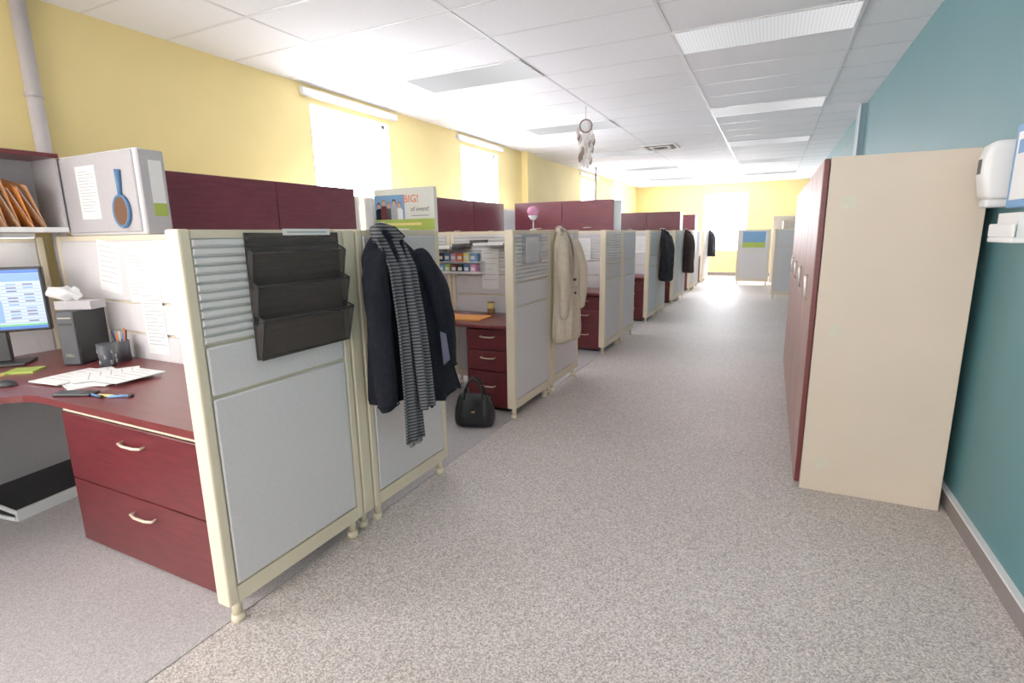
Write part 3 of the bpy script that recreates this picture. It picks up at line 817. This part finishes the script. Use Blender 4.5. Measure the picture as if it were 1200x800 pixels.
# ------------------------------------------------------------------ handbag
hb = thing('handbag', (-1.93, 3.28, 0.004), 'black leather handbag with two handles on the carpet', 'handbag', rot=(0, 0, 0.35))
rings = []
for z, hx, hy, am in ((0.0, 0.13, 0.065, 0), (0.015, 0.148, 0.08, 0.002), (0.07, 0.158, 0.085, 0.006), (0.14, 0.150, 0.075, 0.008), (0.2, 0.13, 0.055, 0.007), (0.245, 0.118, 0.03, 0.005), (0.25, 0.10, 0.015, 0.0)):
    rings.append([Vector((hx*math.copysign(abs(math.cos(a))**0.6, math.cos(a))+am*math.sin(9*a+z*20), hy*math.copysign(abs(math.sin(a))**0.7, math.sin(a))+am*math.sin(7*a), z+am*math.sin(5*a))) for a in [2*math.pi*k/40 for k in range(40)]])
MB().loft(rings, M_leather).obj('body', hb, subsurf=1)
for s_ in (-1, 1):
    MB().tube([(-0.07, s_*0.04, 0.19), (-0.065, s_*0.045, 0.28), (-0.03, s_*0.035, 0.355), (0.0, s_*0.03, 0.37), (0.03, s_*0.035, 0.355), (0.065, s_*0.045, 0.28), (0.07, s_*0.04, 0.19)], 0.008, M_leather, 10).obj('handle', hb)
b = MB(); b.bbox((-0.014, -0.083, 0.12), (0.014, -0.073, 0.135), M_gold, 0.003)
for x in (-0.07, 0.07): b.cyl((x, -0.055, 0.195), (x, -0.045, 0.195), 0.009, M_gold)
o = b.obj('clasp', hb); o["kind"] = "stuff"

# ------------------------------------------------------------------ cubicle 2 items
ty = TY[1]-0.040
e = thing('ledge_shelf', (-2.62, ty, 1.08), 'narrow slatwall ledge holding tea boxes', 'shelf')
MB().box((-0.3, -0.10, 0), (0.3, 0, 0.008), M_offw).box((-0.3, -0.10, 0.008), (0.3, -0.096, 0.02), M_offw).box((-0.3, -0.10, 0.10), (0.3, 0, 0.108), M_offw).box((-0.3, -0.004, 0.008), (0.3, 0, 0.10), M_offw).obj('ledge', e)
cols = [M_red, M_green, M_blue, M_yprint, M_maroon, M_pink, M_sky, M_black]
for r_ in range(2):
    for i in range(8):
        MB().bbox((-0.03, -0.04, 0), (0.03, 0.035, 0.075), cols[(i*3+r_) % 8], 0.003).box((-0.02, -0.0412, 0.02), (0.02, -0.04, 0.05), M_paper).obj('tea_box', None, (-2.875+i*0.068, ty-0.05, 1.088+r_*0.10), (0, 0, 0), 'small coloured tea box on the ledge', 'box', 'tea boxes on the ledge')
for x, z, wd, th in ((-2.66, 1.30, 0.2, 0.03), (-2.12, 1.33, 0.17, 0.025)):
    e = thing('letter_tray', (x, ty, z), 'wire letter tray stacked with papers on slatwall', 'paper tray', 'letter trays')
    MB().box((-wd, -0.32, 0), (wd, 0, 0.006), M_mesh).box((-wd, -0.32, 0.006), (-wd+0.004, 0, 0.05), M_mesh).box((wd-0.004, -0.32, 0.006), (wd, 0, 0.05), M_mesh).obj('tray', e)
    MB().box((-wd+0.03, -0.32, 0.006), (wd-0.03, -0.05, th), M_paper).obj('papers', e)
sheet('paper_sheet', 0.17, 0.36, (-2.27, ty-0.0, 1.30), 0, 'long white calendar sheet on the slatwall', 6)
flat('orange_envelope', 0.42, 0.26, 0.01, (-2.32, 3.8, 0.731), 0.1, 'orange envelope lying on the worktop', M_orange, 'envelope')
e = thing('tin_can', (-2.2, 4.08, 0.731), 'stack of small brown tins on the worktop', 'tin')
MB().cyl((0, 0, 0), (0, 0, 0.05), 0.035, M_brown).cyl((0, 0, 0.05), (0, 0, 0.10), 0.032, M_yprint).obj('tin_body', e)
MB().cyl((0, 0, 0.10), (0, 0, 0.108), 0.034, M_brown).obj('lid', e)
sheet('paper_sheet', 0.2, 0.28, (-2.2, TY[2]-0.040, 1.36), 0, 'white notice on the slatwall', 8)
sheet('paper_sheet', 0.2, 0.28, (-2.0, TY[3]-0.040, 1.36), 0, 'white notice on the slatwall', 8)
e = thing('leaflet_holder', (FX, 3.64, 1.20), 'clear plastic leaflet holder on the partition', 'leaflet holder')
MB().box((0.000, 0, 0), (0.003, 0.36, 0.22), M_clear).add([(0.012, 0, 0), (0.012, 0.36, 0), (0.022, 0.36, 0.17), (0.022, 0, 0.17)], [(0, 1, 2, 3)], M_clear).box((0.001, 0, 0), (0.012, 0.36, 0.004), M_clear).obj('pocket', e)
MB().box((0.004, 0.06, 0.005), (0.008, 0.30, 0.20), M_slat).obj('leaflets', e)

# sign
sb = thing('display_sign', (-3.56, TY[1]-0.02, PH-0.001), 'printed event sign with smiling group, standing on partition', 'sign')
M_signw = mat('sign_greyish_white', (224, 224, 214), 0.6, 0.02, 8)
MB().box((0, 0, 0), (0.70, 0.05, 0.42), M_signw).obj('board', sb)
b = MB()
b.box((0.0, -0.0015, 0.0), (0.70, 0, 0.13), M_green)
b.box((0.03, -0.0025, 0.025), (0.40, -0.0015, 0.04), M_paper); b.box((0.03, -0.0025, 0.07), (0.55, -0.0015, 0.095), M_yprint)
b.box((0.0, -0.0012, 0.13), (0.36, 0, 0.36), M_sky)
b.box((0.44, -0.0015, 0.155), (0.64, 0, 0.165), M_ink)
pc = [M_navy, M_maroon, M_dgrey, M_ink, M_paper]
hair = [M_black, M_brown, M_twig, M_black, M_brown]
for i in range(5):
    x = 0.05+i*0.062; z = 0.26 + (0.025 if i % 2 else 0)
    sh_ = [(x-0.04, 0.13), (x+0.04, 0.13), (x+0.038, z-0.04), (x+0.015, z-0.022), (x-0.015, z-0.022), (x-0.038, z-0.04)]
    b.add([(p, -0.0018-0.0002*(i % 2), q) for p, q in sh_], [tuple(range(6))], pc[i])
    b.add([(x+0.024*math.cos(2*math.pi*k/14), -0.0023, z+0.006+0.03*math.sin(2*math.pi*k/14)) for k in range(14)], [tuple(range(14))], hair[i])
    b.add([(x+0.018*math.cos(2*math.pi*k/14), -0.0027, z-0.003+0.023*math.sin(2*math.pi*k/14)) for k in range(14)], [tuple(range(14))], M_skin)
b.obj('artwork', sb)
textmesh('BIG!', 0.10, M_red, sb, (0.44, -0.004, 0.315), (math.pi/2, 0, 0))
textmesh('of event!', 0.06, M_dgrey, sb, (0.54, -0.004, 0.22), (math.pi/2, 0, 0))
e = thing('storage_box', (-3.66, TY[1]-0.03, PH-0.001), 'white cardboard box standing beside the sign', 'box')
MB().box((-0.02, 0, 0), (0.08, 0.06, 0.34), M_paper).obj('carton', e); MB().box((-0.022, -0.002, 0.3), (0.082, 0.062, 0.342), M_offw).obj('lid', e)

e = thing('pompom_stick', (-1.86, TY[1], PH-0.002), 'pink and white pompom on a white stick', 'decoration')
MB().cyl((0, 0, 0), (0, 0, 0.012), 0.03, M_white, 0.025).cyl((0, 0, 0.012), (0.0, 0, 0.11), 0.005, M_white).obj('stick', e)
b = MB(); rings = []
for i in range(9):
    p = math.pi*i/8; rings.append([Vector(((0.048*math.sin(p)+0.002)*(1+0.1*math.sin(6*a+i))*math.cos(a), (0.048*math.sin(p)+0.002)*(1+0.1*math.sin(6*a+i))*math.sin(a), 0.16-0.045*math.cos(p))) for a in [2*math.pi*k/20 for k in range(20)]])
b.loft(rings, M_pink); b.obj('pompom', e)
MB().cyl((0, 0, 0.09), (0, 0, 0.125), 0.02, M_white, 0.045).obj('ruff', e)

# dream catcher
dc = thing('dream_catcher', (-2.12, 6.45, ZC), 'dream catcher with dense feathers hanging from the ceiling', 'dream catcher', rot=(0, 0, 0.3))
MB().cyl((0, 0, 0), (0, 0, -0.15), 0.003, M_twig, n=6).cyl((0, 0, -0.012), (0, 0, 0), 0.01, M_metal).obj('cord', dc)
n = 24; c0 = -0.22; R0 = 0.072
rg = [Vector((R0*math.cos(2*math.pi*k/n), 0, c0+R0*math.sin(2*math.pi*k/n))) for k in range(n)]
MB().tube(rg, 0.010, M_twig, closed=True).obj('hoop', dc)
b = MB()
for k in range(0, n):
    b.tube([rg[k], rg[(k+9) % n]], 0.003, M_offw, 5)
b.obj('web', dc)
for j in range(23):
    x = -0.095+0.19*((j*7) % 23)/22; L = 0.04+0.028*((j*5) % 12); L *= (1.15-abs(x)*4)
    b = MB(); zt = c0-math.sqrt(max(0, R0**2-min(x*x, R0**2))); yo = 0.014*((j % 3)-1)
    b.tube([(x*0.7, 0, zt), (x, yo, zt-L)], 0.002, M_twig, 5)
    prof = [(0, 0.02), (0.018, -0.01), (0.022, -0.045), (0.014, -0.08), (0, -0.10), (-0.014, -0.075), (-0.02, -0.04), (-0.014, -0.005)]
    b.add([(x+a, yo-0.003, zt-L+c) for a, c in prof] + [(x+a, yo+0.003, zt-L+c) for a, c in prof], [tuple(range(8)), tuple(range(8, 16))] + [(k, (k+1) % 8, 8+(k+1) % 8, 8+k) for k in range(8)], [M_feather, M_twig, M_offw][j % 3])
    b.obj('feather', dc)
e = thing('stand_pole', (-2.12, TY[2]+0.2, PH+0.382), 'short slender stick standing on the overhead cabinet', 'pole')
MB().cyl((0, 0, 0), (0, 0, 0.42), 0.010, M_twig, n=10).cyl((0, 0, 0.0), (0, 0, 0.015), 0.04, M_offw).obj('stem', e)

# ------------------------------------------------------------------ tall cabinets
cb = thing('tall_cabinet', (0.21, 3.15, 0.0), 'tall beige cabinet with maroon-edged double doors', 'cabinet', 'tall cabinets along the teal wall')
CW = 0.79
b = MB()
b.bbox((0.028, 0, 0.0), (0.655, 0.02, 1.77), M_lockside, 0.003); b.box((0.028, CW-0.02, 0), (0.655, CW, 1.77), M_lockside)
b.box((0.028, 0.02, 1.75), (0.655, CW-0.02, 1.77), M_lockside); b.box((0.64, 0.02, 0), (0.655, CW-0.02, 1.75), M_lockside)
b.box((0.05, 0.02, 0), (0.64, CW-0.02, 0.06), M_lockside)
b.obj('body', cb)
for y0 in (0.002, CW/2+0.001):
    d = MB().bbox((0.0, y0, 0.035), (0.024, y0+CW/2-0.004, 1.765), M_maroon, 0.003).box((-0.003, y0+0.004, 0.039), (0.0005, y0+CW/2-0.008, 1.761), M_doorface).obj('door', cb)  # lighter plate paints the glare onto the maroon door
    yh = y0+0.05 if y0 > 0.1 else y0+CW/2-0.055
    MB().tube([(0, yh, 1.02), (-0.016, yh, 1.03), (-0.016, yh, 1.15), (0, yh, 1.16)], 0.005, M_metal).obj('handle', d)
    MB().box((-0.004, y0+0.14, 1.53), (-0.003, y0+0.24, 1.56), M_tag).obj('label_holder', d)
for k in range(1, 4): dup(cb, (0.21, 3.15+CW*k, 0))
circ = lambda r, y: [(r*math.cos(2*math.pi*k/24), y, r*math.sin(2*math.pi*k/24)) for k in range(24)]
for z in (1.55, 0.90, 0.17):
    b = MB(); b.loft([circ(0.035, 0), circ(0.035, -0.001)], M_stick, smooth=False)
    b.obj('round_sticker', None, (0.33, 3.150, z), (0, 0, 0), 'faded round sticker on the cabinet side', 'sticker', 'stickers on cabinet side')

e = thing('soap_dispenser', (XR, 2.98, 1.50), 'white wall-mounted hand sanitizer dispenser', 'dispenser')
MB().bbox((-0.02, -0.065, 0.0), (0, 0.065, 0.27), M_white, 0.006).obj('back_plate', e)
b = MB(); rings = []
for z, d, hw in ((0.035, 0.09, 0.055), (0.05, 0.11, 0.058), (0.13, 0.125, 0.06), (0.2, 0.125, 0.06), (0.255, 0.11, 0.058), (0.268, 0.09, 0.055)):
    rings.append([Vector((-0.02-d*(0.5+0.5*math.copysign(abs(math.cos(a))**0.4, math.cos(a))), hw*math.copysign(abs(math.sin(a))**0.4, math.sin(a)), z)) for a in [2*math.pi*k/32 for k in range(32)]])
b.loft(rings, M_white); b.obj('cover', e)
MB().bbox((-0.12, -0.045, 0.0), (-0.03, 0.045, 0.036), M_offw, 0.012, 3).obj('push_bar', e)
MB().box((-0.147, -0.02, 0.14), (-0.14, 0.02, 0.20), M_dgrey).obj('window', e)
e = thing('glove_box_holder', (XR, 2.66, 1.36), 'wall-mounted clear holder with white tray', 'holder')
MB().bbox((-0.012, -0.12, 0.0), (0.0, 0.12, 0.46), M_offw, 0.004).obj('back_plate', e)
MB().bbox((-0.10, -0.12, 0.13), (-0.012, 0.12, 0.44), M_sky, 0.006).box((-0.101, -0.09, 0.16), (-0.10, 0.09, 0.41), M_paper).box((-0.102, -0.07, 0.33), (-0.101, 0.07, 0.38), M_sky).box((-0.09, -0.1205, 0.17), (-0.02, -0.12, 0.40), M_paper).obj('box', e)
MB().bbox((-0.14, -0.12, 0.0), (-0.012, 0.12, 0.02), M_white, 0.006).bbox((-0.14, -0.12, 0.02), (-0.128, 0.12, 0.07), M_white, 0.005).box((-0.12, -0.1, 0.02), (-0.03, 0.1, 0.11), M_white).obj('tray', e)

# ------------------------------------------------------------------ far end
p = make_panel(0.8, (-0.02, 15.5, 0), 'low grey partition with pinned blue poster', 'far partitions', slat=False, rot=math.pi/2, h=PH)
sheet('poster', 0.55, 0.42, (-0.42, 15.464, 1.40), 0, 'blue and green landscape poster on partition', 0, m=M_sky, cat='poster')
sheet('poster', 0.55, 0.14, (-0.42, 15.4628, 1.12), 0, 'green strip poster on partition', 0, m=M_green, cat='poster')
dup(p, (0.85, 12.4, 0), label='low grey partition across the aisle end')
fc = thing('tall_storage_cabinet', (0.45, 16.4, 0), 'tall cream two-door storage cabinet at the far end', 'cabinet')
MB().bbox((-0.45, 0.02, 0), (0.45, 0.5, 1.8), M_lockside, 0.004).obj('body', fc)
for s_ in (-1, 1):
    d = MB().bbox((min(0.004*s_, 0.445*s_), 0, 0.05), (max(0.004*s_, 0.445*s_), 0.018, 1.78), M_lockside, 0.004).obj('door', fc)
    MB().tube([(0.04*s_, 0, 0.95), (0.04*s_, -0.02, 0.96), (0.04*s_, -0.02, 1.08), (0.04*s_, 0, 1.09)], 0.006, M_metal).obj('handle', d)
lc = thing('low_file_cabinet', (0.45, 13.2, 0), 'cream five-drawer file cabinet against the teal wall', 'file cabinet')
MB().bbox((-0.25, 0.02, 0), (0.4, 0.6, 1.63), M_lockside, 0.004).obj('body', lc)
for i in range(5):
    d = MB().bbox((-0.24, 0, 0.04+i*0.315), (0.39, 0.018, 0.345+i*0.315), M_lockside, 0.004).obj('drawer', lc)
    pull(0.12).obj('handle', d, (0.07, 0, 0.25+i*0.315))

# ------------------------------------------------------------------ world, camera, view
w = bpy.data.worlds.new('World'); S.world = w; w.use_nodes = True
bg = w.node_tree.nodes['Background']; bg.inputs[0].default_value = (0.9, 0.95, 1, 1); bg.inputs[1].default_value = 1.0

yaw, pitch, roll, f = math.radians(26.1), math.radians(11.5), math.radians(0.95), 615.0
hf = Vector((-math.sin(yaw), math.cos(yaw), 0)); zz = Vector((0, 0, 1))
fw = hf*math.cos(pitch) - zz*math.sin(pitch)
r0 = Vector((math.cos(yaw), math.sin(yaw), 0)); u0 = hf*math.sin(pitch)+zz*math.cos(pitch)
r = r0*math.cos(roll) - u0*math.sin(roll); u = u0*math.cos(roll) + r0*math.sin(roll)
cam = bpy.data.cameras.new('Camera'); cam.sensor_width = 36; cam.lens = f/1200*36
co = bpy.data.objects.new('Camera', cam); COL.objects.link(co)
m = Matrix(((r.x, u.x, -fw.x, 0), (r.y, u.y, -fw.y, 0), (r.z, u.z, -fw.z, 1.42), (0, 0, 0, 1)))
co.matrix_world = m
cam.clip_start = 0.05
S.camera = co
S.view_settings.view_transform = 'Standard'
S.view_settings.exposure = -0.05
S.view_settings.gamma = 1.18
